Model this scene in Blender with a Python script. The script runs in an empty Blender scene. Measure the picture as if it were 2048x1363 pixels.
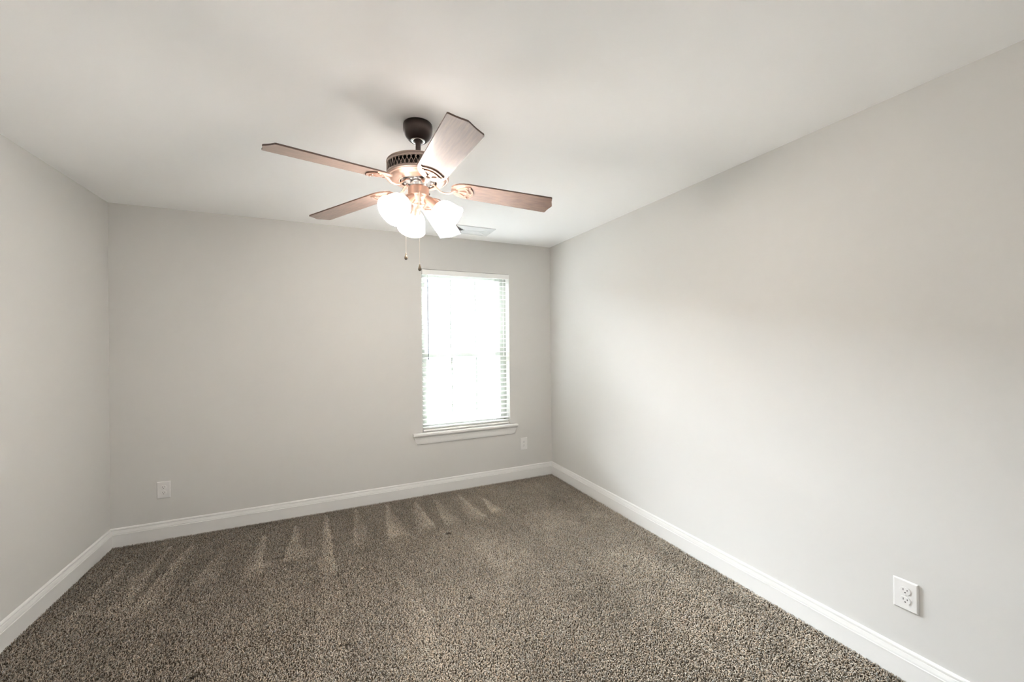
import bpy, bmesh, math, random
import numpy as np
from mathutils import Vector, Matrix
random.seed(7)
PI = math.pi
S = bpy.context.scene
C = S.collection

# ------------------------------------------------------------------ camera
W, H = 3.603, 2.44            # room width (x), height (z); back wall is y = 0
REAR = -4.30
F, YAW, PIT, ROL = 798.28, 0.42833, 0.00266, -0.01049
CAM = Vector((1.4247, -3.7607, 1.4205))
fw = Vector((math.sin(YAW) * math.cos(PIT), math.cos(YAW) * math.cos(PIT), math.sin(PIT)))
r_ = Vector((math.cos(YAW), -math.sin(YAW), 0)); u_ = r_.cross(fw)
r2 = r_ * math.cos(ROL) + u_ * math.sin(ROL)
u2 = -r_ * math.sin(ROL) + u_ * math.cos(ROL)
cd = bpy.data.cameras.new('camera'); cam = bpy.data.objects.new('camera', cd); C.objects.link(cam)
cd.sensor_width = 36; cd.lens = F * 36 / 2048; cd.clip_start = 0.02
M = Matrix.Identity(4)
for i in range(3):
    M[i][0], M[i][1], M[i][2], M[i][3] = r2[i], u2[i], -fw[i], CAM[i]
cam.matrix_world = M
S.camera = cam

# ------------------------------------------------------------------ world, exposure
S.view_settings.view_transform = 'Standard'
S.view_settings.look = 'None'
S.view_settings.gamma = 1
S.view_settings.use_curve_mapping = False
S.view_settings.exposure = 2.15
SKY = 0.5           # overcast sky all round
GLOW = 64.0         # its bright part, a broad soft lobe behind the neighbouring house
GLOW_DIR = (0.317, 0.907, 0.272)
GLOW_IN, GLOW_OUT = math.cos(math.radians(40)), math.cos(math.radians(68))
BULB = 120.0        # the bulbs inside them
LAMP = 25.0          # glow of the frosted lamp shades
wd = bpy.data.worlds.new('sky'); S.world = wd; wd.use_nodes = True
WN, WL = wd.node_tree.nodes, wd.node_tree.links
bg = WN['Background']; bg.inputs[0].default_value = (0.88, 0.955, 1.03, 1)
w_tc = WN.new('ShaderNodeTexCoord'); w_dot = WN.new('ShaderNodeVectorMath'); w_dot.operation = 'DOT_PRODUCT'; w_dot.inputs[1].default_value = GLOW_DIR
w_nm = WN.new('ShaderNodeVectorMath'); w_nm.operation = 'NORMALIZE'
w_mr = WN.new('ShaderNodeMapRange'); w_mr.interpolation_type = 'SMOOTHSTEP'
for k, v in ((1, GLOW_OUT), (2, GLOW_IN), (3, SKY), (4, SKY + GLOW)): w_mr.inputs[k].default_value = v
WL.new(w_tc.outputs['Generated'], w_nm.inputs[0]); WL.new(w_nm.outputs[0], w_dot.inputs[0]); WL.new(w_dot.outputs['Value'], w_mr.inputs[0]); WL.new(w_mr.outputs[0], bg.inputs[1])
S.cycles.max_bounces = 14; S.cycles.diffuse_bounces = 9; S.cycles.transparent_max_bounces = 16
S.cycles.sample_clamp_indirect = 5; S.cycles.sample_clamp_direct = 1.0
S.cycles.use_denoising = True

def window_portal(name, loc, rot, sx, sy):
    l = bpy.data.lights.new(name, 'AREA'); l.shape = 'RECTANGLE'; l.size = sx; l.size_y = sy
    l.cycles.is_portal = True
    o = bpy.data.objects.new(name, l); C.objects.link(o); o.location = loc; o.rotation_euler = rot
    return o
# window opening in the back wall
WX0, WX1, WZ0, WZ1 = 2.212, 3.112, 0.575, 2.118
window_portal('window_portal', ((WX0 + WX1) / 2, 0.17, (WZ0 + WZ1) / 2), (-PI / 2, 0, 0), WX1 - WX0, WZ1 - WZ0)

# ------------------------------------------------------------------ helpers
def mat(name, col, rough=0.5, metal=0.0, spec=None, coat=0.0, emit=None, es=0.0):
    m = bpy.data.materials.new(name); m.use_nodes = True
    b = m.node_tree.nodes['Principled BSDF']
    b.inputs['Base Color'].default_value = (*col, 1); b.inputs['Roughness'].default_value = rough
    b.inputs['Metallic'].default_value = metal
    if spec is not None: b.inputs['Specular IOR Level'].default_value = spec
    b.inputs['Coat Weight'].default_value = coat; b.inputs['Coat Roughness'].default_value = 0.15
    if emit: b.inputs['Emission Color'].default_value = (*emit, 1); b.inputs['Emission Strength'].default_value = es
    return m
def nodes(m): return m.node_tree.nodes, m.node_tree.links, m.node_tree.nodes['Principled BSDF']
def bump(m, scale, strength, dist=0.002, detail=2.0, coords='Object', stretch=None):
    N, L, b = nodes(m)
    tc = N.new('ShaderNodeTexCoord'); n = N.new('ShaderNodeTexNoise'); bp = N.new('ShaderNodeBump')
    n.inputs['Scale'].default_value = scale; n.inputs['Detail'].default_value = detail
    bp.inputs['Strength'].default_value = strength; bp.inputs['Distance'].default_value = dist
    src = tc.outputs[coords]
    if stretch:
        mp = N.new('ShaderNodeMapping'); mp.inputs['Scale'].default_value = stretch; L.new(src, mp.inputs[0]); src = mp.outputs[0]
    L.new(src, n.inputs['Vector']); L.new(n.outputs[0], bp.inputs['Height']); L.new(bp.outputs[0], b.inputs['Normal'])
def varied(m, c1, c2, scale, stretch=(1, 1, 1), detail=4, lo=0.3, hi=0.7):
    N, L, b = nodes(m)
    tc = N.new('ShaderNodeTexCoord'); mp = N.new('ShaderNodeMapping'); n = N.new('ShaderNodeTexNoise'); cr = N.new('ShaderNodeValToRGB')
    mp.inputs['Scale'].default_value = stretch; n.inputs['Scale'].default_value = scale; n.inputs['Detail'].default_value = detail
    cr.color_ramp.elements[0].color = (*c1, 1); cr.color_ramp.elements[1].color = (*c2, 1)
    cr.color_ramp.elements[0].position = lo; cr.color_ramp.elements[1].position = hi
    L.new(tc.outputs['Object'], mp.inputs[0]); L.new(mp.outputs[0], n.inputs['Vector']); L.new(n.outputs[0], cr.inputs[0]); L.new(cr.outputs[0], b.inputs['Base Color'])

class MB:
    def __init__(s): s.v = []; s.f = []; s.sm = []
    def add(s, vs, fs, smooth=False):
        o = len(s.v); s.v += [tuple(v) for v in vs]
        for f in fs: s.f.append([i + o for i in f]); s.sm.append(smooth)
    def box(s, x0, x1, y0, y1, z0, z1):
        vs = [(x, y, z) for z in (z0, z1) for y in (y0, y1) for x in (x0, x1)]
        s.add(vs, [(0, 2, 3, 1), (4, 5, 7, 6), (0, 1, 5, 4), (2, 6, 7, 3), (0, 4, 6, 2), (1, 3, 7, 5)])
    def lathe(s, prof, n=48, M=None, cap=True, smooth=True):
        M = M or Matrix.Identity(4); vs = []
        for r, z in prof:
            for i in range(n):
                a = 2 * PI * i / n; vs.append(M @ Vector((r * math.cos(a), r * math.sin(a), z)))
        fs = []
        for k in range(len(prof) - 1):
            for i in range(n):
                j = (i + 1) % n; fs.append((k * n + i, k * n + j, (k + 1) * n + j, (k + 1) * n + i))
        s.add(vs, fs, smooth)
        if cap:
            s.add([vs[i] for i in range(n)], [list(range(n))[::-1]])
            s.add([vs[(len(prof) - 1) * n + i] for i in range(n)], [list(range(n))])
    def tube(s, pts, rad, n=10, flat=None, smooth=True):
        """round (or elliptical: flat=(a,b)) tube along pts"""
        pts = [Vector(p) for p in pts]; rings = []
        if not isinstance(rad, (list, tuple)): rad = [rad] * len(pts)
        up = Vector((0, 0, 1))
        for i, p in enumerate(pts):
            d = (pts[min(i + 1, len(pts) - 1)] - pts[max(i - 1, 0)]).normalized()
            sd = d.cross(up)
            if sd.length < 1e-3: sd = d.cross(Vector((0, 1, 0)))
            sd.normalize(); nn = sd.cross(d)
            fa, fb = flat or (1, 1)
            rings.append([p + sd * (math.cos(2 * PI * k / n) * rad[i] * fa) + nn * (math.sin(2 * PI * k / n) * rad[i] * fb) for k in range(n)])
        vs = [v for r in rings for v in r]; fs = []
        for i in range(len(pts) - 1):
            for k in range(n):
                l = (k + 1) % n; fs.append((i * n + k, i * n + l, (i + 1) * n + l, (i + 1) * n + k))
        fs.append(list(range(n))[::-1]); fs.append([(len(pts) - 1) * n + k for k in range(n)])
        s.add(vs, fs, smooth)
    def prism(s, outline, t0, t1, M=None):
        """outline in xy extruded z t0..t1"""
        M = M or Matrix.Identity(4); n = len(outline)
        vs = [M @ Vector((x, y, t0)) for x, y in outline] + [M @ Vector((x, y, t1)) for x, y in outline]
        s.add(vs, [list(range(n))[::-1], list(range(n, 2 * n))] + [(i, (i + 1) % n, n + (i + 1) % n, n + i) for i in range(n)])
    def build(s, name, m, parent=None, bevel=0, seg=2, label=None, tri=False):
        me = bpy.data.meshes.new(name); me.from_pydata(s.v, [], s.f); me.update()
        for p, q in zip(me.polygons, s.sm): p.use_smooth = q
        bm = bmesh.new(); bm.from_mesh(me); bmesh.ops.remove_doubles(bm, verts=bm.verts, dist=1e-6)
        bmesh.ops.recalc_face_normals(bm, faces=bm.faces); bm.to_mesh(me); bm.free()
        me.materials.append(m)
        o = bpy.data.objects.new(name, me); C.objects.link(o)
        if parent: o.parent = parent
        if bevel:
            b = o.modifiers.new('bevel', 'BEVEL'); b.width = bevel; b.segments = seg; b.limit_method = 'ANGLE'; b.angle_limit = 0.6
        if label: o['label'] = label
        return o
def empty(name, loc, label, cat, group=None, rz=0):
    o = bpy.data.objects.new(name, None); C.objects.link(o); o.location = loc; o.rotation_euler = (0, 0, rz)
    o.empty_display_size = 0.05
    o['label'] = label; o['category'] = cat
    if group: o['group'] = group
    return o
def struct(o): o['kind'] = 'structure'; return o
def shift(mb, loc):
    mb.v = [(x - loc[0], y - loc[1], z - loc[2]) for x, y, z in mb.v]; return mb

# ------------------------------------------------------------------ materials
m_wall = mat('wall_paint', (0.578, 0.570, 0.549), 0.8, spec=0.2); bump(m_wall, 260, 0.10, 0.0006, 3)
m_ceil = mat('ceiling_paint', (0.93, 0.93, 0.925), 0.8, spec=0.2); bump(m_ceil, 180, 0.12, 0.0008, 3)
m_trim = mat('trim_paint', (0.71, 0.705, 0.69), 0.32, spec=0.5)
m_base = mat('carpet_backing', (0.055, 0.042, 0.03), 0.95, spec=0.1)
m_vinyl = mat('window_vinyl', (0.34, 0.35, 0.315), 0.35)
m_slat = mat('blind_slat', (0.82, 0.82, 0.80), 0.35)
m_cord = mat('blind_cord', (0.72, 0.72, 0.70), 0.8)
m_wand = mat('blind_wand', (0.10, 0.10, 0.11), 0.2, spec=0.6)
m_plate = mat('outlet_plastic', (0.70, 0.69, 0.675), 0.28, spec=0.5)
m_slot = mat('outlet_slot', (0.015, 0.013, 0.012), 0.6)
m_screw = mat('screw_metal', (0.62, 0.61, 0.58), 0.35, 0.6)
m_grille = mat('register_enamel', (0.66, 0.67, 0.67), 0.4)
m_duct_shade = mat('register_shadow', (0.06, 0.06, 0.06), 0.8)
m_bronze = mat('oil_rubbed_bronze', (0.038, 0.026, 0.022), 0.36, 0.6); bump(m_bronze, 900, 0.15, 0.0003)
m_band = mat('motor_band_bronze', (0.24, 0.185, 0.155), 0.42, 0.75)
m_copper = mat('brushed_copper', (0.30, 0.205, 0.162), 0.42, 0.85); bump(m_copper, 60, 0.12, 0.0004, 2, stretch=(1, 1, 14))
m_chrome = mat('polished_chrome', (0.85, 0.86, 0.88), 0.12, 1.0)
m_core = mat('motor_core', (0.05, 0.045, 0.04), 0.35, 0.6)
m_fob = mat('pull_fob', (0.10, 0.075, 0.05), 0.18, 0.5, coat=0.6)
m_chain = mat('pull_chain', (0.72, 0.66, 0.58), 0.3, 0.85)
m_wood = mat('blade_walnut', (0.22, 0.12, 0.085), 0.40, spec=0.6, coat=0.5)
varied(m_wood, (0.078, 0.049, 0.037), (0.165, 0.104, 0.079), 9, (1.3, 16, 16), 5)
m_edge = mat('blade_edge', (0.075, 0.042, 0.028), 0.5)
m_shade = mat('frosted_glass', (0.92, 0.91, 0.88), 0.4, emit=(1.0, 0.925, 0.865), es=LAMP)
m_bulb = mat('bulb_glass', (1, 1, 1), 0.3, emit=(1.0, 0.925, 0.86), es=BULB)
m_side = mat('house_siding', (0.62, 0.62, 0.60), 0.7)
m_roof = mat('house_shingles', (0.17, 0.165, 0.17), 0.9); varied(m_roof, (0.10, 0.10, 0.105), (0.26, 0.25, 0.26), 3.2, (1, 3, 3), 3)
m_lawn = mat('lawn', (0.10, 0.15, 0.06), 0.95)
m_leaf = mat('foliage', (0.07, 0.11, 0.05), 0.8)
m_fas = mat('house_fascia', (0.75, 0.75, 0.75), 0.6)
def glass():
    m = bpy.data.materials.new('window_glass'); m.use_nodes = True; N = m.node_tree.nodes; L = m.node_tree.links
    N.clear(); o = N.new('ShaderNodeOutputMaterial'); mx = N.new('ShaderNodeMixShader'); t = N.new('ShaderNodeBsdfTransparent'); g = N.new('ShaderNodeBsdfGlossy')
    fr = N.new('ShaderNodeFresnel'); fr.inputs[0].default_value = 1.45; g.inputs['Roughness'].default_value = 0.02
    t.inputs[0].default_value = (0.94, 0.945, 0.94, 1)
    L.new(fr.outputs[0], mx.inputs[0]); L.new(t.outputs[0], mx.inputs[1]); L.new(g.outputs[0], mx.inputs[2]); L.new(mx.outputs[0], o.inputs[0]); return m
m_glass = glass()

# ------------------------------------------------------------------ the room
T = 0.16
def wall_with_hole(name, ya, yb, x0, x1, z0, z1):
    b = MB()
    b.box(-T, x0, ya, yb, -0.02, H); b.box(x1, W + T, ya, yb, -0.02, H)
    b.box(x0, x1, ya, yb, -0.02, z0); b.box(x0, x1, ya, yb, z1, H)
    return struct(b.build(name, m_wall))
wall_with_hole('wall_back', 0, T, WX0, WX1, WZ0, WZ1)
b = MB(); b.box(-T, W + T, REAR - T, REAR, -0.02, H); struct(b.build('wall_rear', m_wall))
b = MB(); b.box(-T, 0, REAR, 0, -0.02, H); struct(b.build('wall_left', m_wall))
b = MB(); b.box(W, W + T, REAR, 0, -0.02, H); struct(b.build('wall_right', m_wall))
b = MB(); b.box(-T, W + T, REAR - T, T, H, H + 0.12); struct(b.build('ceiling', m_ceil))
b = MB(); b.box(-T, W + T, REAR - T, T, -0.12, -0.011); struct(b.build('floor', m_base))

# baseboards: moulded profile (depth, z), swept between mitred corners
BP = [(0, -0.012), (0.0150, -0.012), (0.0150, 0.0790), (0.0165, 0.0800), (0.0165, 0.0830), (0.0150, 0.0840), (0.0128, 0.0850), (0.0126, 0.0866),
      (0.0140, 0.0876), (0.0134, 0.0920), (0.0112, 0.0990), (0.0088, 0.1070), (0.0068, 0.1088), (0.0066, 0.1104), (0.0088, 0.1116), (0.0086, 0.1180), (0.0060, 0.1240), (0.0, 0.1270)]
def baseboard(name, p0, p1, n):
    d = (Vector(p1) - Vector(p0)).normalized(); n = Vector(n); b = MB(); vs = []
    for p, sgn in ((p0, 1), (p1, -1)):
        for dep, z in BP:
            q = Vector(p) + n * dep + d * dep * sgn; vs.append((q.x, q.y, z))
    k = len(BP); fs = [(i, i + 1, k + i + 1, k + i) for i in range(k - 1)]
    b.add(vs, fs); b.add([vs[i] for i in range(k)], [list(range(k))]); b.add([vs[k + i] for i in range(k)], [list(range(k))])
    return struct(b.build(name, m_trim))
baseboard('baseboard_back', (0, 0, 0), (W, 0, 0), (0, -1, 0))
baseboard('baseboard_left', (0, REAR, 0), (0, 0, 0), (1, 0, 0))
baseboard('baseboard_right', (W, 0, 0), (W, REAR, 0), (-1, 0, 0))
baseboard('baseboard_rear', (W, REAR, 0), (0, REAR, 0), (0, 1, 0))

# ------------------------------------------------------------------ windows (double hung, grille of two bars per sash)
def sash(b, x0, x1, z0, z1, y0, y1, w, wb, wt):
    b.box(x0, x0 + w, y0, y1, z0, z1); b.box(x1 - w, x1, y0, y1, z0, z1)
    b.box(x0 + w, x1 - w, y0, y1, z0, z0 + wb); b.box(x0 + w, x1 - w, y0, y1, z1 - wt, z1)
def window(name, x0, x1, z0, z1, ys, sgn, detail=True):
    e = bpy.data.objects.new(name, None); C.objects.link(e); e.location = ((x0 + x1) / 2, ys, z0); e['kind'] = 'structure'
    def Y(a, c): return (ys + sgn * a, ys + sgn * c) if sgn > 0 else (ys - c, ys - a)
    def put(mb, nm, m, bev=0, lab=None):
        shift(mb, e.location); return mb.build(nm, m, e, bev, label=lab)
    fb = MB(); y0, y1 = Y(0.088, 0.158)
    sash(fb, x0, x1, z0, z1, y0, y1, 0.022, 0.025, 0.022); put(fb, 'window_frame', m_vinyl, 0.002)
    zm = 1.30 if sgn > 0 else (z0 + z1) / 2
    xa, xb = x0 + 0.022, x1 - 0.022
    y0, y1 = Y(0.098, 0.126); lo = MB(); sash(lo, xa, xb, z0 + 0.024, zm + 0.018, y0, y1, 0.042, 0.05, 0.036); ls = put(lo, 'lower_sash', m_vinyl, 0.002)
    y2, y3 = Y(0.128, 0.154); up = MB(); sash(up, xa, xb, zm - 0.018, z1 - 0.022, y2, y3, 0.034, 0.036, 0.034); us = put(up, 'upper_sash', m_vinyl, 0.002)
    for s, za, zb, ya, yb, w in ((ls, z0 + 0.074, zm - 0.018, y0, y1, 0.042), (us, zm + 0.018, z1 - 0.056, y2, y3, 0.034)):
        ym = (ya + yb) / 2
        g = MB(); g.box(xa + w, xb - w, ym - 0.002, ym + 0.002, za, zb); shift(g, e.location); g.build('window_pane', m_glass, s)
        g = MB()
        for k in (1, 2):
            xc = xa + w + (xb - xa - 2 * w) * k / 3; g.box(xc - 0.008, xc + 0.008, ym + 0.003, ym + 0.009, za, zb)
        shift(g, e.location); g.build('grille_bars', m_vinyl, s)
    if detail:
        g = MB(); xc = (xa + xb) / 2; g.box(xc - 0.03, xc + 0.03, ys + 0.090, ys + 0.112, zm + 0.018, zm + 0.026); g.box(xc - 0.012, xc + 0.028, ys + 0.088, ys + 0.10, zm + 0.026, zm + 0.036)
        put(g, 'sash_lock', m_vinyl, 0.002)
    return e
window('window_1', WX0, WX1, WZ0, WZ1, 0.0, 1)

# stool and apron under the window
b = MB(); st = []
b.prism([(2.116, -0.050), (3.183, -0.050), (3.183, 0.0), (WX1 - 0.001, 0.0), (WX1 - 0.001, 0.088), (WX0 + 0.001, 0.088), (WX0 + 0.001, 0.0), (2.116, 0.0)], 0.556, 0.580)
o = struct(b.build('trim_1', m_trim, bevel=0.006, seg=3))
b = MB(); yp = [(0.0, 0.556), (-0.034, 0.556), (-0.031, 0.549), (-0.022, 0.538), (-0.018, 0.520), (-0.016, 0.490), (-0.013, 0.476), (0.0, 0.474)]
vs = [(2.124 + 0.03 * (0.556 - z) / 0.08, y, z) for y, z in yp] + [(3.184 - 0.028 * (0.556 - z) / 0.08, y, z) for y, z in yp]; k = len(yp)
b.add(vs, [(i, (i + 1) % k, k + (i + 1) % k, k + i) for i in range(k)] + [list(range(k)), list(range(k, 2 * k))])
struct(b.build('trim_2', m_trim, bevel=0.0015))

# ------------------------------------------------------------------ blind
BX0, BX1 = WX0 + 0.006, WX1 - 0.006
def blind():
    e = empty('window_blind', ((BX0 + BX1) / 2, 0.03, WZ1), 'white two inch slat blind, open, hanging in the back wall window', 'blind')
    def put(mb, nm, m, bev=0, par=None, lab=None):
        shift(mb, e.location); return mb.build(nm, m, par or e, bev, label=lab)
    v = MB(); v.box(BX0 - 0.001, BX1 + 0.003, -0.014, -0.006, 2.066, 2.112); v.box(BX0 - 0.001, BX0 + 0.006, -0.0061, 0.006, 2.066, 2.112); v.box(BX1 - 0.004, BX1 + 0.003, -0.0061, 0.006, 2.066, 2.112)
    put(v, 'valance', m_slat, 0.002)
    h = MB(); h.box(BX0 + 0.002, BX1 - 0.002, 0.004, 0.058, 2.074, 2.114); put(h, 'headrail', m_slat, 0.002)
    zt, zb, n = 2.040, 0.650, 32
    for i in range(n):
        z = zt - (zt - zb) * i / (n - 1); s = MB(); prof = []
        for k in range(9):
            t = -1 + 2 * k / 8; prof.append((0.031 + t * 0.0245, z + 0.0014 * (1 - t * t) + t * 0.0022))
        pts = prof + [(y, zz - 0.0026) for y, zz in prof[::-1]]; kk = len(pts)
        vs = [(BX0 + 0.002, y, zz) for y, zz in pts] + [(BX1 - 0.002, y, zz) for y, zz in pts]
        s.add(vs, [(a, (a + 1) % kk, kk + (a + 1) % kk, kk + a) for a in range(kk)] + [list(range(kk)), list(range(kk, 2 * kk))])
        put(s, 'slat', m_slat)
    s = MB(); s.box(BX0 + 0.002, BX1 - 0.002, 0.007, 0.056, 0.618, 0.622); s.box(BX0 + 0.002, BX1 - 0.002, 0.007, 0.056, 0.6105, 0.6145); put(s, 'spare_slats', m_slat, 0.0008)
    r = MB(); r.box(BX0 + 0.001, BX1 - 0.001, 0.004, 0.058, 0.586, 0.604); put(r, 'bottom_rail', m_slat, 0.004)
    for xc in (2.3775, 2.952):
        l = MB()
        for y in (0.0045, 0.0575): l.tube([(xc, y, 2.074), (xc, y, 0.605)], 0.0009, 6)
        for i in range(n):
            z = zt - (zt - zb) * i / (n - 1) - 0.0040; l.box(xc - 0.0006, xc + 0.0006, 0.0045, 0.0575, z, z + 0.0010)
        l.tube([(xc + 0.006, 0.031, 2.074), (xc + 0.006, 0.031, 0.605)], 0.0009, 6)
        put(l, 'ladder_cord', m_cord)
    w = MB(); w.tube([(2.268, -0.004, 2.064), (2.268, -0.005, 2.045), (2.2685, -0.006, 2.03)], 0.0016, 8); w.tube([(2.2685, -0.006, 2.03), (2.2695, -0.008, 1.60), (2.271, -0.008, 1.274)], [0.0028, 0.0034, 0.0036], 8)
    w.lathe([(0.0001, -0.012), (0.0045, -0.010), (0.005, 0.0), (0.0036, 0.006)], 12, Matrix.Translation((2.271, -0.008, 1.274)))
    put(w, 'tilt_wand', m_wand, lab='dark grey wand')
    cds = MB()
    for dx in (0, 0.009): cds.tube([(3.040 + dx, -0.003, 2.066), (3.041 + dx, -0.004, 1.7), (3.043 + dx * 0.4, -0.004, 1.315)], 0.0009, 6)
    cd_ = put(cds, 'lift_cord', m_cord)
    t = MB(); t.lathe([(0.0015, 0.0), (0.004, -0.004), (0.0065, -0.028), (0.006, -0.034), (0.0005, -0.036)], 14, Matrix.Translation((3.0445, -0.004, 1.318))); put(t, 'tassel', m_screw, par=cd_)
blind()

# ------------------------------------------------------------------ outlets
def outlet(loc, n_axis, label, inverted=False):
    """duplex receptacle; local x along the wall, local -y into the room"""
    rz = 0 if n_axis == 'y' else -PI / 2
    e = empty('wall_outlet', loc, label, 'outlet', None, rz)
    p = MB(); w, h = 0.0405, 0.0625
    vs = []
    for d, ins in ((0, 0), (-0.0025, 0.0), (-0.0065, 0.0048)):
        vs += [(sx * (w - ins), d, sz * (h - ins)) for sx, sz in ((-1, -1), (1, -1), (1, 1), (-1, 1))]
    p.add(vs, [(3, 2, 1, 0), (8, 9, 10, 11)] + [(a * 4 + i, a * 4 + (i + 1) % 4, a * 4 + 4 + (i + 1) % 4, a * 4 + 4 + i) for a in (0, 1) for i in range(4)])
    p.build('cover_plate', m_plate, e, 0.0012)
    fl = -1 if inverted else 1
    for s in (1, -1):
        cz = 0.0195 * s; rr = MB(); pts = []
        for k in range(32):
            a = 2 * PI * k / 32; x = 0.0172 * math.cos(a); z = 0.0172 * math.sin(a); z = max(-0.0142, min(0.0142, z)); pts.append((x, z))
        rr.prism(pts, 0.0060, 0.0082, Matrix.Translation((0, 0, cz)) @ Matrix.Rotation(PI / 2, 4, 'X'))
        f = rr.build('receptacle', m_plate, e, 0.0006)
        for sx, hh in ((-0.0064, 0.0045), (0.0064, 0.0036)):
            q = MB(); q.box(sx - 0.0011, sx + 0.0011, -0.0084, -0.0080, cz + fl * 0.0035 - hh, cz + fl * 0.0035 + hh); q.build('slot', m_slot, f)
        q = MB(); q.lathe([(0.0026, 0.0080), (0.0026, 0.0084)], 16, Matrix.Translation((0, 0, cz - fl * 0.0075)) @ Matrix.Rotation(PI / 2, 4, 'X'), smooth=False)
        q.build('ground_hole', m_slot, f)
    q = MB(); q.lathe([(0.0034, 0.0062), (0.0034, 0.0072), (0.0022, 0.0079)], 16, Matrix.Rotation(PI / 2, 4, 'X')); sc = q.build('screw', m_plate, e)
    return e
outlet((0.300, 0, 0.3565), 'y', 'white duplex outlet low on the back wall, near the left corner')
outlet((3.2635, 0, 0.3575), 'y', 'white duplex outlet on the back wall, below the window and right of its sill', True)
outlet((W, -2.9215, 0.3490), 'x', 'white duplex outlet low on the long right wall, nearest the camera')

# ------------------------------------------------------------------ ceiling register
def register():
    x0, x1, y0, y1 = 2.418, 2.795, -0.437, -0.190
    e = empty('ceiling_register', ((x0 + x1) / 2, (y0 + y1) / 2, H), 'white rectangular air vent in the ceiling above the window', 'vent')
    def put(mb, nm, m, bev=0): shift(mb, e.location); return mb.build(nm, m, e, bev)
    f = MB(); fw_ = 0.034; zt, zb = H, H - 0.006
    f.box(x0, x1, y0, y0 + fw_, zb, zt); f.box(x0, x1, y1 - fw_, y1, zb, zt); f.box(x0, x0 + fw_, y0 + fw_, y1 - fw_, zb, zt); f.box(x1 - fw_, x1, y0 + fw_, y1 - fw_, zb, zt)
    xa, xb, ya, yb = x0 + fw_, x1 - fw_, y0 + fw_, y1 - fw_; ym = (ya + yb) / 2; d = (yb - ya) / 2
    for (ax, ay, bx, by) in ((xa, ya, xa + d, ym), (xa, yb, xa + d, ym), (xb, ya, xb - d, ym), (xb, yb, xb - d, ym), (xa + d, ym, xb - d, ym)):
        f.tube([(ax, ay, zb + 0.001), (bx, by, zb + 0.001)], 0.003, 6)
    put(f, 'frame', m_grille, 0.001)
    k = MB(); k.box(xa, xb, ya, yb, H - 0.0008, H - 0.0002); put(k, 'duct_shade_panel', m_duct_shade)  # flat dark panel standing in for the shade inside the duct
    def lv(mb, p, q, tilt, hw_=0.0061):
        p = Vector(p); q = Vector(q); dd = (q - p).normalized(); sd = Vector((dd.y, -dd.x, 0)); a = sd * hw_ + Vector((0, 0, math.sin(tilt) * 0.0030)); th = Vector((0, 0, 0.0006))
        vs = [p - a, p + a, q + a, q - a]; vs = vs + [v + th for v in vs]
        mb.add(vs, [(3, 2, 1, 0), (4, 5, 6, 7), (0, 1, 5, 4), (1, 2, 6, 5), (2, 3, 7, 6), (3, 0, 4, 7)])
    z = H - 0.0042
    for side in (0, 1):
        L_ = MB(); n = 7
        for i in range(n):
            t = (i + 0.5) / n; x = xa + d * t if side == 0 else xb - d * t; hw = d * (1 - t)
            lv(L_, (x, ym - hw, z), (x, ym + hw, z), 0.9 if side == 0 else -0.9, 0.0030 if side == 0 else 0.0061)
        put(L_, 'end_louvers', m_grille)
    for side in (0, 1):
        L_ = MB(); n = 7
        for i in range(n):
            t = (i + 0.5) / n; y = ya + d * t if side == 0 else yb - d * t; ins = d * t
            lv(L_, (xa + ins, y, z), (xb - ins, y, z), 0.75)
        put(L_, 'side_louvers', m_grille)
    for x in (x0 + 0.012, x1 - 0.012):
        s = MB(); s.lathe([(0.004, 0), (0.004, -0.0015), (0.001, -0.0025)], 12, Matrix.Translation((x, ym, zb))); put(s, 'screw', m_screw)
register()

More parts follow.
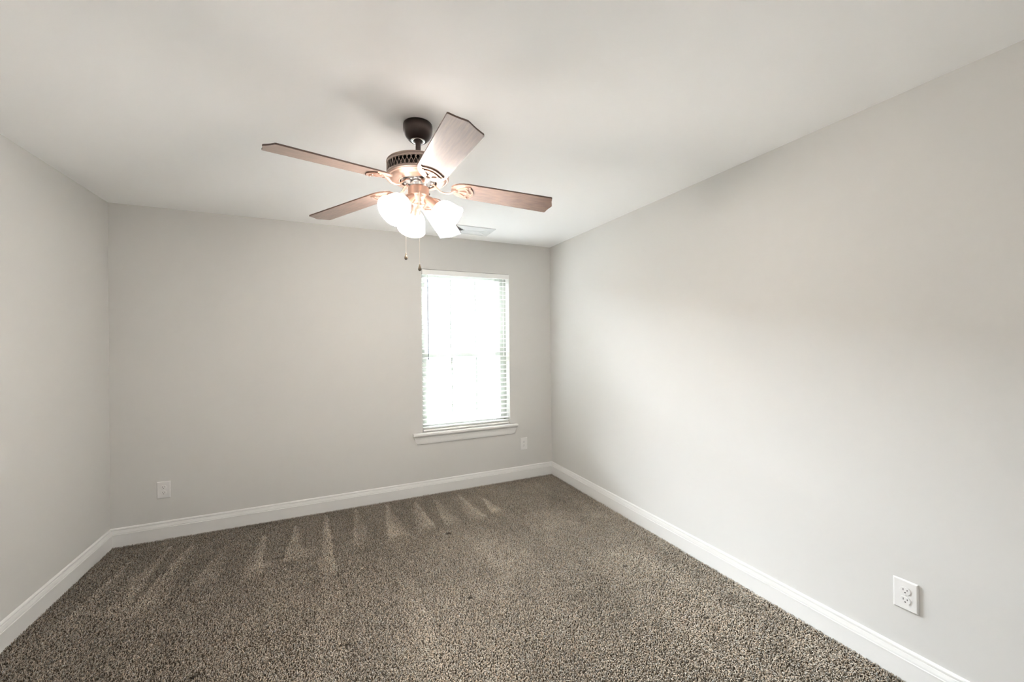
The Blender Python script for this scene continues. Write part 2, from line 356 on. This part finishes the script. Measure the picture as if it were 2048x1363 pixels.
# ------------------------------------------------------------------ ceiling fan
FX, FY = 1.8075, -1.8890
def fan():
    e = empty('ceiling_fan', (FX, FY, H), 'bronze and copper five blade ceiling fan with three lit frosted shades', 'ceiling fan')
    T0 = Matrix.Translation((0, 0, -H))     # profiles below are given in room heights
    def part(nm, m, prof, n=64, cap=True, par=None, lab=None, bev=0):
        b = MB(); b.lathe(prof, n, T0, cap); return b.build(nm, m, par or e, bev, label=lab)
    part('canopy', m_bronze, [(0.062, 2.4400), (0.065, 2.4385), (0.0665, 2.434), (0.0670, 2.426), (0.0672, 2.413), (0.0655, 2.401), (0.0615, 2.389), (0.0550, 2.378), (0.0465, 2.369), (0.038, 2.362), (0.034, 2.3605), (0.0335, 2.364), (0.030, 2.372)], cap=False)
    part('canopy_ring', m_chrome, [(0.0335, 2.366), (0.033, 2.361), (0.029, 2.3595), (0.021, 2.361), (0.019, 2.367)], cap=False, lab='chrome ring')
    part('downrod', m_bronze, [(0.020, 2.372), (0.020, 2.362), (0.015, 2.355), (0.0125, 2.350), (0.0120, 2.272), (0.018, 2.268), (0.024, 2.262), (0.024, 2.255)])
    # motor: top cover, pierced band, lower cowl
    mt = part('motor_housing', m_band, [(0.02, 2.262), (0.060, 2.2615), (0.115, 2.2600), (0.135, 2.2570), (0.1425, 2.2530), (0.1435, 2.2505), (0.1405, 2.2485), (0.1400, 2.2450), (0.1420, 2.2440), (0.1420, 2.2350), (0.1395, 2.2350), (0.1395, 2.2420), (0.02, 2.2450)], 72, False)
    b = MB(); b.lathe([(0.1395, 2.1990), (0.1420, 2.1990), (0.1420, 2.1890), (0.1400, 2.1865), (0.137, 2.1875), (0.137, 2.1990)], 72, T0, False)
    n = 46
    for k in range(n):
        for sgn in (1, -1):
            pts = []
            for j in range(7):
                t = j / 6; a = 2 * PI * (k + sgn * (1.0 * t - 0.25)) / n; pts.append((0.1408 * math.cos(a), 0.1408 * math.sin(a), 2.1975 + 0.039 * t - H))
            b.tube(pts, 0.0014, 5)
    b.build('vent_band', m_band, mt)
    part('motor_core', m_core, [(0.100, 2.243), (0.118, 2.240), (0.120, 2.225), (0.120, 2.210), (0.110, 2.192), (0.06, 2.188)], par=mt)
    part('lower_cowl', m_copper, [(0.1395, 2.1885), (0.1385, 2.1840), (0.1335, 2.1815), (0.1310, 2.1820), (0.1290, 2.1805), (0.1260, 2.1770), (0.1180, 2.1725), (0.1080, 2.1695), (0.0960, 2.1680), (0.0900, 2.1670), (0.0865, 2.1655), (0.0840, 2.1665), (0.0835, 2.1720), (0.088, 2.1800)], 72, False)
    fl = part('flywheel', m_core, [(0.060, 2.1860), (0.078, 2.1840), (0.078, 2.1720), (0.060, 2.1700), (0.036, 2.1700)])
    for k in range(10):
        b = MB(); a = 2 * PI * k / 10 + 0.2; b.lathe([(0.0055, 0), (0.0055, -0.006), (0.003, -0.009)], 10, Matrix.Translation((0.062 * math.cos(a), 0.062 * math.sin(a), 2.1705 - H)))
        b.build('screw', m_chrome, fl)
    part('neck', m_chrome, [(0.036, 2.1720), (0.038, 2.160), (0.034, 2.152), (0.030, 2.143)], lab='chrome neck')
    sh = part('switch_housing', m_copper, [(0.020, 2.1470), (0.040, 2.1465), (0.0465, 2.1435), (0.0480, 2.1390), (0.0480, 2.1050), (0.0470, 2.1030), (0.0440, 2.1020), (0.0440, 2.0985), (0.0425, 2.0965), (0.0420, 2.0920), (0.0390, 2.0890), (0.0340, 2.0860), (0.0330, 2.0740), (0.0280, 2.0660), (0.0180, 2.0610), (0.0080, 2.0590)])
    b = MB(); b.lathe([(0.007, 2.060), (0.009, 2.056), (0.006, 2.050), (0.009, 2.045), (0.006, 2.038), (0.001, 2.036)], 20, T0); b.build('finial', m_copper, sh)
    b = MB(); b.box(0.046, 0.0535, -0.004, 0.004, 2.117 - H, 2.125 - H); b.build('reverse_switch', m_core, sh, 0.001, label='small black switch')
    # blades, each with its bracket: fitted angle, lift, twist and droop of the five blades
    R, HW, PH, PR, TX, TY, CO, ZB = 0.6312, 0.0682, -0.1971, 0.0178, -0.0032, -0.0377, -0.086, 2.1028
    off = [(-0.0524, 0.0047, -0.1214, 0.0468), (-0.0044, -0.0042, 0.0609, -0.0171), (0.017, 0.0063, 0.0294, 0.0015), (0.0144, 0.001, 0.0397, -0.0098), (0.0254, -0.0078, -0.0086, -0.0237)]
    for k in range(5):
        da, dz, dp, dc = off[k]; A = -1.4729 + da + k * math.radians(72); ph = PH + dp
        ev = Vector((math.cos(A), math.sin(A), 0)); tv = Vector((-math.sin(A), math.cos(A), 0)); wv = tv * math.cos(ph) + Vector((0, 0, math.sin(ph)))
        cone = CO + dc
        def P(u, s, lift=0.0):
            v = ev * u + wv * s; v = v + Vector((0, 0, TX * v.x + TY * v.y + dz + cone * (u - 0.6) + lift)); return v + Vector((0, 0, ZB - H))
        # outline: s>0 side then back along s<0
        side = [(0.152, 0.018), (0.158, 0.030), (0.170, 0.043), (0.186, 0.053), (0.206, 0.0595), (0.230, 0.0625), (0.300, 0.0635), (0.400, 0.0648), (0.500, 0.0663), (0.600, 0.0678), (R - 0.004, HW), (R, HW - 0.003)]
        tip = [(R + PR * 0.10, HW * 0.80), (R + PR * 0.30, HW * 0.55), (R + PR * 0.62, HW * 0.30), (R + PR * 0.92, HW * 0.10), (R + PR, 0)]
        half = side + tip; out = half + [(u, -s) for u, s in half[:-1][::-1]]
        th = 0.0062; nb = len(out); b = MB(); nm = len(half)
        top = [P(u, s, th) for u, s in out]; bot = [P(u, s) for u, s in out]
        vs = top + bot; fs = []
        for i in range(nm - 1):     # strips across the blade so the faces stay planar
            a_, c_ = i, i + 1; a2 = nb - 1 - i; c2 = nb - 2 - i
            if c_ == c2:
                fs += [(a_, c_, a2), (nb + a2, nb + c_, nb + a_)]
            else:
                fs += [(a_, c_, c2, a2), (nb + a2, nb + c2, nb + c_, nb + a_)]
        b.add(vs, fs); nf = len(b.f)
        b.add(vs, [(i, nb + i, nb + (i + 1) % nb, (i + 1) % nb) for i in range(nb)])
        # blade is its own local frame: wood grain runs along local x
        o = b.build('fan_blade', m_wood, e)
        o.data.materials.append(m_edge)
        for p in o.data.polygons:
            if abs(p.normal.z) < 0.6: p.material_index = 1
        Ml = Matrix.Rotation(A, 4, 'Z'); o.data.transform(Ml.inverted()); o.matrix_local = Ml
        # bracket
        br = MB()
        pts = [Vector((0.056 * ev.x, 0.056 * ev.y, 2.168 - H)), Vector((0.072 * ev.x, 0.072 * ev.y, 2.162 - H)), Vector((0.088 * ev.x, 0.088 * ev.y, 2.145 - H))]
        q = P(0.172, 0, -0.0035); zq = min(q.z - 0.004, 2.128 - H)
        for u, z in ((0.104, 2.131 - H), (0.122, 0.5 * (2.124 - H) + 0.5 * zq), (0.145, 0.3 * (2.124 - H) + 0.7 * zq)): pts.append(Vector((u * ev.x, u * ev.y, z)))
        pts.append(P(0.168, 0, -0.0035)); pts.append(P(0.182, 0, -0.003))
        br.tube(pts, [0.0105, 0.0095, 0.0080, 0.0075, 0.0080, 0.0095, 0.012, 0.013], 10, (1.0, 0.42))
        bt = -0.0052
        def plate(poly):
            nn = len(poly); tp = [P(u, s, -0.0002) for u, s in poly]; bo = [P(u, s, bt) for u, s in poly]
            br.add(tp + bo, [list(range(nn)), list(range(nn, 2 * nn))[::-1]] + [(i, (i + 1) % nn, nn + (i + 1) % nn, nn + i) for i in range(nn)])
        def arc(c, r, w, a0, a1, n=12):
            inn = [(c + (r - w) * math.cos(a0 + (a1 - a0) * i / n), (r - w) * math.sin(a0 + (a1 - a0) * i / n)) for i in range(n + 1)]
            ou = [(c + r * math.cos(a0 + (a1 - a0) * i / n), r * math.sin(a0 + (a1 - a0) * i / n)) for i in range(n + 1)]
            for i in range(n): plate([inn[i], ou[i], ou[i + 1], inn[i + 1]])
        arc(0.196, 0.060, 0.0085, -0.90, 0.90)            # outer crescent rim
        arc(0.190, 0.044, 0.0090, -1.05, 1.05)            # inner crescent
        for sg in (1, -1):
            plate([(0.168, 0.004 * sg), (0.176, 0.014 * sg), (0.214, 0.046 * sg), (0.240, 0.052 * sg), (0.236, 0.040 * sg), (0.216, 0.033 * sg), (0.190, 0.010 * sg)])
        plate([(0.168, -0.012), (0.196, -0.0075), (0.232, -0.0060), (0.232, 0.0060), (0.196, 0.0075), (0.168, 0.012)])
        bo = br.build('blade_bracket', m_copper, o); bo.data.transform(Ml.inverted())
        for u, s in ((0.2375, 0.0), (0.226, 0.040), (0.226, -0.040)):
            sc = MB(); sc.lathe([(0.0045, 0.0), (0.0040, -0.0025), (0.0015, -0.0035)], 10, Matrix.Translation(P(u, s, bt)))
            so = sc.build('screw', m_copper, o); so.data.transform(Ml.inverted())
    # light kit
    TH = 0.871; RC, ZC = 0.161, 1.991
    for az in (-26.1, -147.9, 91.5):
        a = math.radians(az); ax = Vector((math.sin(TH) * math.cos(a), math.sin(TH) * math.sin(a), -math.cos(TH)))
        c = Vector((RC * math.cos(a), RC * math.sin(a), ZC - H))
        t = Vector((-math.sin(a), math.cos(a), 0)); bb = ax.cross(t)
        Mx = Matrix.Identity(4)      # local +z points back towards the hub
        for i in range(3): Mx[i][0], Mx[i][1], Mx[i][2], Mx[i][3] = t[i], -bb[i], -ax[i], c[i]
        b = MB(); b.lathe([(0.0270, 0.0965), (0.0285, 0.0985), (0.0285, 0.1015), (0.0265, 0.1040), (0.0235, 0.1200), (0.0190, 0.1420), (0.0160, 0.1560), (0.0155, 0.1600), (0.0175, 0.1625), (0.0175, 0.1680), (0.0120, 0.1720), (0.0115, 0.1880)], 36, Mx, True)
        so = b.build('lamp_socket', m_copper, e)
        b = MB(); pr = [(0.0690, 0.0), (0.0655, 0.0100), (0.0625, 0.0260), (0.0605, 0.0420), (0.0575, 0.0580), (0.0525, 0.0730), (0.0450, 0.0850), (0.0370, 0.0930), (0.0290, 0.0980), (0.0255, 0.1000)]
        b.lathe(pr + [(r - 0.0028, z - 0.0012) for r, z in pr[::-1]], 40, Mx, False)
        b.build('lamp_shade', m_shade, so, label='lit frosted glass shade')
        b = MB(); b.lathe([(0.013, 0.100), (0.013, 0.085), (0.020, 0.072), (0.028, 0.055), (0.029, 0.045), (0.025, 0.033), (0.014, 0.025), (0.001, 0.023)], 24, Mx); b.build('light_bulb', m_bulb, so)
    # pull chains
    for pts, zf in (([(-0.048, 0.004, 2.118), (-0.056, 0.009, 2.112), (-0.058, 0.012, 2.095), (-0.058, 0.012, 1.8375)], 1.8375), ([(-0.004, -0.047, 2.112), (-0.006, -0.0505, 2.106), (-0.0075, -0.0500, 2.09), (-0.0078, -0.0492, 1.7790)], 1.779)):
        b = MB(); top = pts[-2]; end = pts[-1]; b.tube([(x, y, z - H) for x, y, z in pts], 0.00065, 6)
        z = top[2]
        while z > end[2]:
            b.lathe([(0.0002, 0.0014), (0.0012, 0.0007), (0.0014, 0), (0.0012, -0.0007), (0.0002, -0.0014)], 6, Matrix.Translation((end[0], end[1], z - H)), False); z -= 0.0040
        ch = b.build('pull_chain', m_chain, e)
        b = MB(); b.lathe([(0.0008, 0.001), (0.0032, -0.001), (0.0028, -0.0045), (0.0045, -0.010), (0.0072, -0.018), (0.0080, -0.023), (0.0068, -0.028), (0.0035, -0.0315), (0.0005, -0.032)], 24, Matrix.Translation((end[0], end[1], zf - H)))
        b.build('pull_knob', m_fob, ch)
fan()

# ------------------------------------------------------------------ carpet pile: one object, real yarns
def carpet():
    rng = np.random.default_rng(3)
    sp = 0.0055; x0, x1, y0, y1 = 0.0135, W - 0.0135, -3.98, -0.0135
    nx, ny = int((x1 - x0) / sp), int((y1 - y0) / sp)
    gx, gy = np.meshgrid(np.linspace(x0 + sp / 2, x1 - sp / 2, nx), np.linspace(y0 + sp / 2, y1 - sp / 2, ny))
    x = gx.ravel() + rng.uniform(-.5, .5, nx * ny) * sp; y = gy.ravel() + rng.uniform(-.5, .5, nx * ny) * sp
    x = np.clip(x, x0 + 0.001, x1 - 0.001); y = np.clip(y, y0, y1 - 0.001); n = len(x)
    def noise(sx, sy, seed):
        r = np.random.default_rng(seed); g = r.random((64, 64)); u = (x * sx) % 63; v = (-y * sy) % 63
        i = u.astype(int); j = v.astype(int); fu = u - i; fv = v - j; fu = fu * fu * (3 - 2 * fu); fv = fv * fv * (3 - 2 * fv)
        return (g[i, j] * (1 - fu) * (1 - fv) + g[i + 1, j] * fu * (1 - fv) + g[i, j + 1] * (1 - fu) * fv + g[i + 1, j + 1] * fu * fv)
    # pile lay plus painted shade: vacuum strokes run along y and end in wedges in front of the back wall
    nap_shade = 0.45 * (noise(2.6, 0.9, 1) - .5) + 0.35 * (noise(7, 3, 2) - .5) + 0.25 * (noise(22, 16, 4) - .5)
    ax = [(0.22, -.32, .20, -.95), (0.38, -.17, .34, -.95), (0.52, -.15, .50, -.98), (0.75, -.32, .73, -.80), (0.97, -.24, .96, -.85), (1.18, -.18, 1.21, -.74), (1.38, -.07, 1.40, -1.0),
          (1.62, -.08, 1.63, -.70), (1.87, -.09, 1.88, -.74), (2.10, -.13, 2.09, -.68), (2.28, -.14, 2.30, -.68), (2.50, -.15, 2.50, -.69), (2.69, -.33, 2.70, -.66)]
    jx = x + 0.02 * (noise(30, 20, 5) - .5); jy = y + 0.05 * (noise(25, 25, 6) - .5)
    near = np.clip((jy + 1.0) / 0.35, 0, 1); nap_shade = nap_shade - 0.30 * near  # painted shade: yarn darkened in a band along the back wall
    for q, (xa, ya, xb, yb) in enumerate(ax):
        t = (ya - jy) / (ya - yb); c = xa + (xb - xa) * t; w = 0.010 + (0.048, 0.062, 0.075, 0.066, 0.056, 0.070)[q % 6] * t; br = (0.50, 0.62, 0.66, 0.42, 0.55, 0.60, 0.70)[q % 7]; sd = (1, -1, 1, 1, -1)[q % 5]
        m = (t > 0) & (t < 1.08); d = np.clip((w - np.abs(jx - c)) / 0.012 + .5, 0, 1) * m * np.clip((1.08 - t) / .15, 0, 1); nap_shade = nap_shade + 1.25 * br * d * np.clip(0.85 - 0.45 * sd * (jx - c) / np.maximum(w, .01), 0.2, 1.3)
    for c, w, ya, yb in ((0.62, .05, -1.05, -1.7), (1.02, .045, -1.15, -1.9), (1.42, .07, -.8, -2.2), (1.83, .06, -1.1, -2.2), (0.30, .05, -1.0, -1.9), (2.35, .07, -.9, -1.5)):
        t = np.clip((ya - jy) / 0.5, 0, 1) * np.clip((jy - yb) / 0.4, 0, 1); nap_shade = nap_shade + 0.30 * t * np.clip((w * t - np.abs(jx - c)) / 0.02 + .5, 0, 1)
    nap_shade = nap_shade - 0.80 * np.clip((1.7 - x) / 1.7, 0, 1) + 0.06 * np.clip((x - 1.6) / 1.2, 0, 1) * np.clip((-y - 0.6) / 0.8, 0, 1); nap_shade = np.clip(nap_shade, -1.25, 0.8)  # painted light falloff: yarn darker away from the window, lighter at right
    # a few pulled or soiled tufts
    spot = np.zeros(n)
    for sx, sy, sr in ((2.125, -1.625, .015), (1.485, -1.709, .016), (0.876, -1.622, .017), (2.22, -.839, .018), (3.113, -1.749, .014), (3.17, -2.30, .014)):
        spot = np.maximum(spot, np.clip(1.4 - np.hypot(x - sx, (y - sy) * 1.4) / sr, 0, 1))
    lum = rng.normal(0, 1, n); hue = rng.normal(0, 1, n)
    ang = rng.uniform(0, 2 * PI, n); L = rng.uniform(0.0055, 0.0100, n); hgt = rng.uniform(0.0075, 0.0122, n) - 0.005 * spot + 0.001 * nap_shade - 0.0022 * np.clip(noise(48, 34, 9) - .62, 0, 1) / .38
    wd_ = rng.uniform(0.0010, 0.0018, n); curl = rng.uniform(-1.6, 1.6, n)
    lean = 0.003 * nap_shade
    V = np.zeros((n, 8, 3), np.float32)
    tx, ty = x.copy(), y.copy(); a = ang.copy()
    zz = [-0.011 + 0 * hgt, -0.011 + 0.72 * hgt, -0.011 + hgt, -0.011 + 0.82 * hgt]
    fwd = [0.0, 0.22, 0.40, 0.38]
    for k in range(4):
        tx = tx + np.cos(a) * L * fwd[k]; ty = ty + np.sin(a) * L * fwd[k] - lean * (k / 3); 
        ww = wd_ * (0.8, 1.0, 1.0, 0.55)[k]; px, py = -np.sin(a) * ww, np.cos(a) * ww
        V[:, 2 * k, 0] = tx + px; V[:, 2 * k, 1] = ty + py; V[:, 2 * k + 1, 0] = tx - px; V[:, 2 * k + 1, 1] = ty - py
        V[:, 2 * k, 2] = zz[k] + 0.0006; V[:, 2 * k + 1, 2] = zz[k] - 0.0006
        a = a + curl * 0.5
    V[:, :, 0] = np.clip(V[:, :, 0], x0, x1); V[:, :, 1] = np.clip(V[:, :, 1], REAR + 0.02, y1)
    me = bpy.data.meshes.new('carpet_pile'); nv = n * 8; nf = n * 3
    me.vertices.add(nv); me.vertices.foreach_set('co', V.ravel())
    q = np.array([[0, 1, 3, 2], [2, 3, 5, 4], [4, 5, 7, 6]], np.int32)
    idx = (np.arange(n, dtype=np.int32)[:, None, None] * 8 + q[None]).ravel()
    me.loops.add(nf * 4); me.loops.foreach_set('vertex_index', idx)
    me.polygons.add(nf); me.polygons.foreach_set('loop_start', np.arange(nf, dtype=np.int32) * 4); 
    me.polygons.foreach_set('use_smooth', np.ones(nf, bool)); me.update(calc_edges=True)
    base = np.array([0.385, 0.338, 0.278]); 
    g = np.exp(0.16 * lum + 0.60 * nap_shade - 2.0 * spot); warm = 1 + 0.05 * hue
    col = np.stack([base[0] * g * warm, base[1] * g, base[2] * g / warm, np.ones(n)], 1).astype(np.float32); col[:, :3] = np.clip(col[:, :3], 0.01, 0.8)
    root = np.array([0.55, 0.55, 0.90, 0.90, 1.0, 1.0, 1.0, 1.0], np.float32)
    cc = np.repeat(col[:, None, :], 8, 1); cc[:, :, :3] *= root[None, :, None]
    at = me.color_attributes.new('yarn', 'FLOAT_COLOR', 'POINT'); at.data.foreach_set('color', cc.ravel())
    m = mat('carpet_yarn', (0.3, 0.26, 0.2), 0.9, spec=0.15); N, Lk, bs = nodes(m)
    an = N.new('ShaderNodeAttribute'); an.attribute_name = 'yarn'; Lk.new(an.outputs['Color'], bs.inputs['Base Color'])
    me.materials.append(m)
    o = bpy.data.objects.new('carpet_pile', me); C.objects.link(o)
    o['kind'] = 'stuff'; o['label'] = 'taupe brown cut pile carpet with vacuum stroke marks covering the floor'; o['category'] = 'carpet'
    return o
carpet()

# ------------------------------------------------------------------ outside the window
def outside():
    b = MB(); b.box(-30, 30, 0.6, 50, -3.2, -3.1); o = b.build('lawn', m_lawn); struct(o)
    # neighbouring house: siding wall, shingled roof whose edge falls to the right
    e = empty('neighbouring_house', (2.0, 8.0, -3.1), 'pale neighbouring house with grey shingled roof seen through the window blind', 'house')
    w = MB(); w.box(-8, 9.5, 8.0, 14, -3.1, 0.9); shift(w, e.location); w.build('siding_wall', m_side, e)
    r = MB()
    vs = [(-8, 7.4, 0.8), (10.2, 7.4, 0.8), (-8, 11.5, 4.2), (4.0, 11.5, 4.2), (-8, 7.4, 0.7), (10.2, 7.4, 0.7), (-8, 11.5, 4.1), (4.0, 11.5, 4.1)]
    r.add(vs, [(0, 1, 3, 2), (4, 6, 7, 5), (0, 4, 5, 1), (1, 5, 7, 3), (0, 2, 6, 4), (2, 3, 7, 6)]); shift(r, e.location); r.build('roof', m_roof, e)
    g = MB(); g.box(-8, 10.2, 7.32, 7.4, 0.62, 0.80); shift(g, e.location); g.build('fascia', m_fas, e)
    t = empty('leafy_tree', (12.0, 14.0, -3.1), 'leafy tree beyond the neighbouring roof, seen through the window blind', 'tree')
    b = MB(); b.tube([(0, 0, 0), (0.1, 0, 2.5), (0, 0.1, 5.0)], [0.22, 0.16, 0.06], 10); b.build('trunk', m_edge, t)
    rr = random.Random(5); b = MB()
    for i in range(900):
        th = rr.uniform(0, 2 * PI); ph = math.acos(rr.uniform(-1, 1)); rad = 1.7 * rr.random() ** 0.4
        c = Vector((rad * math.sin(ph) * math.cos(th), rad * math.sin(ph) * math.sin(th), 4.6 + 0.95 * rad * math.cos(ph)))
        d1 = Vector((rr.uniform(-1, 1), rr.uniform(-1, 1), rr.uniform(-1, 1))).normalized() * 0.16; d2 = d1.cross(Vector((rr.uniform(-1, 1), rr.uniform(-1, 1), rr.uniform(-1, 1)))).normalized() * 0.09
        b.add([c - d1, c + d2, c + d1, c - d2], [(0, 1, 2, 3)])
    me_o = b.build('foliage', m_leaf, t)
outside()
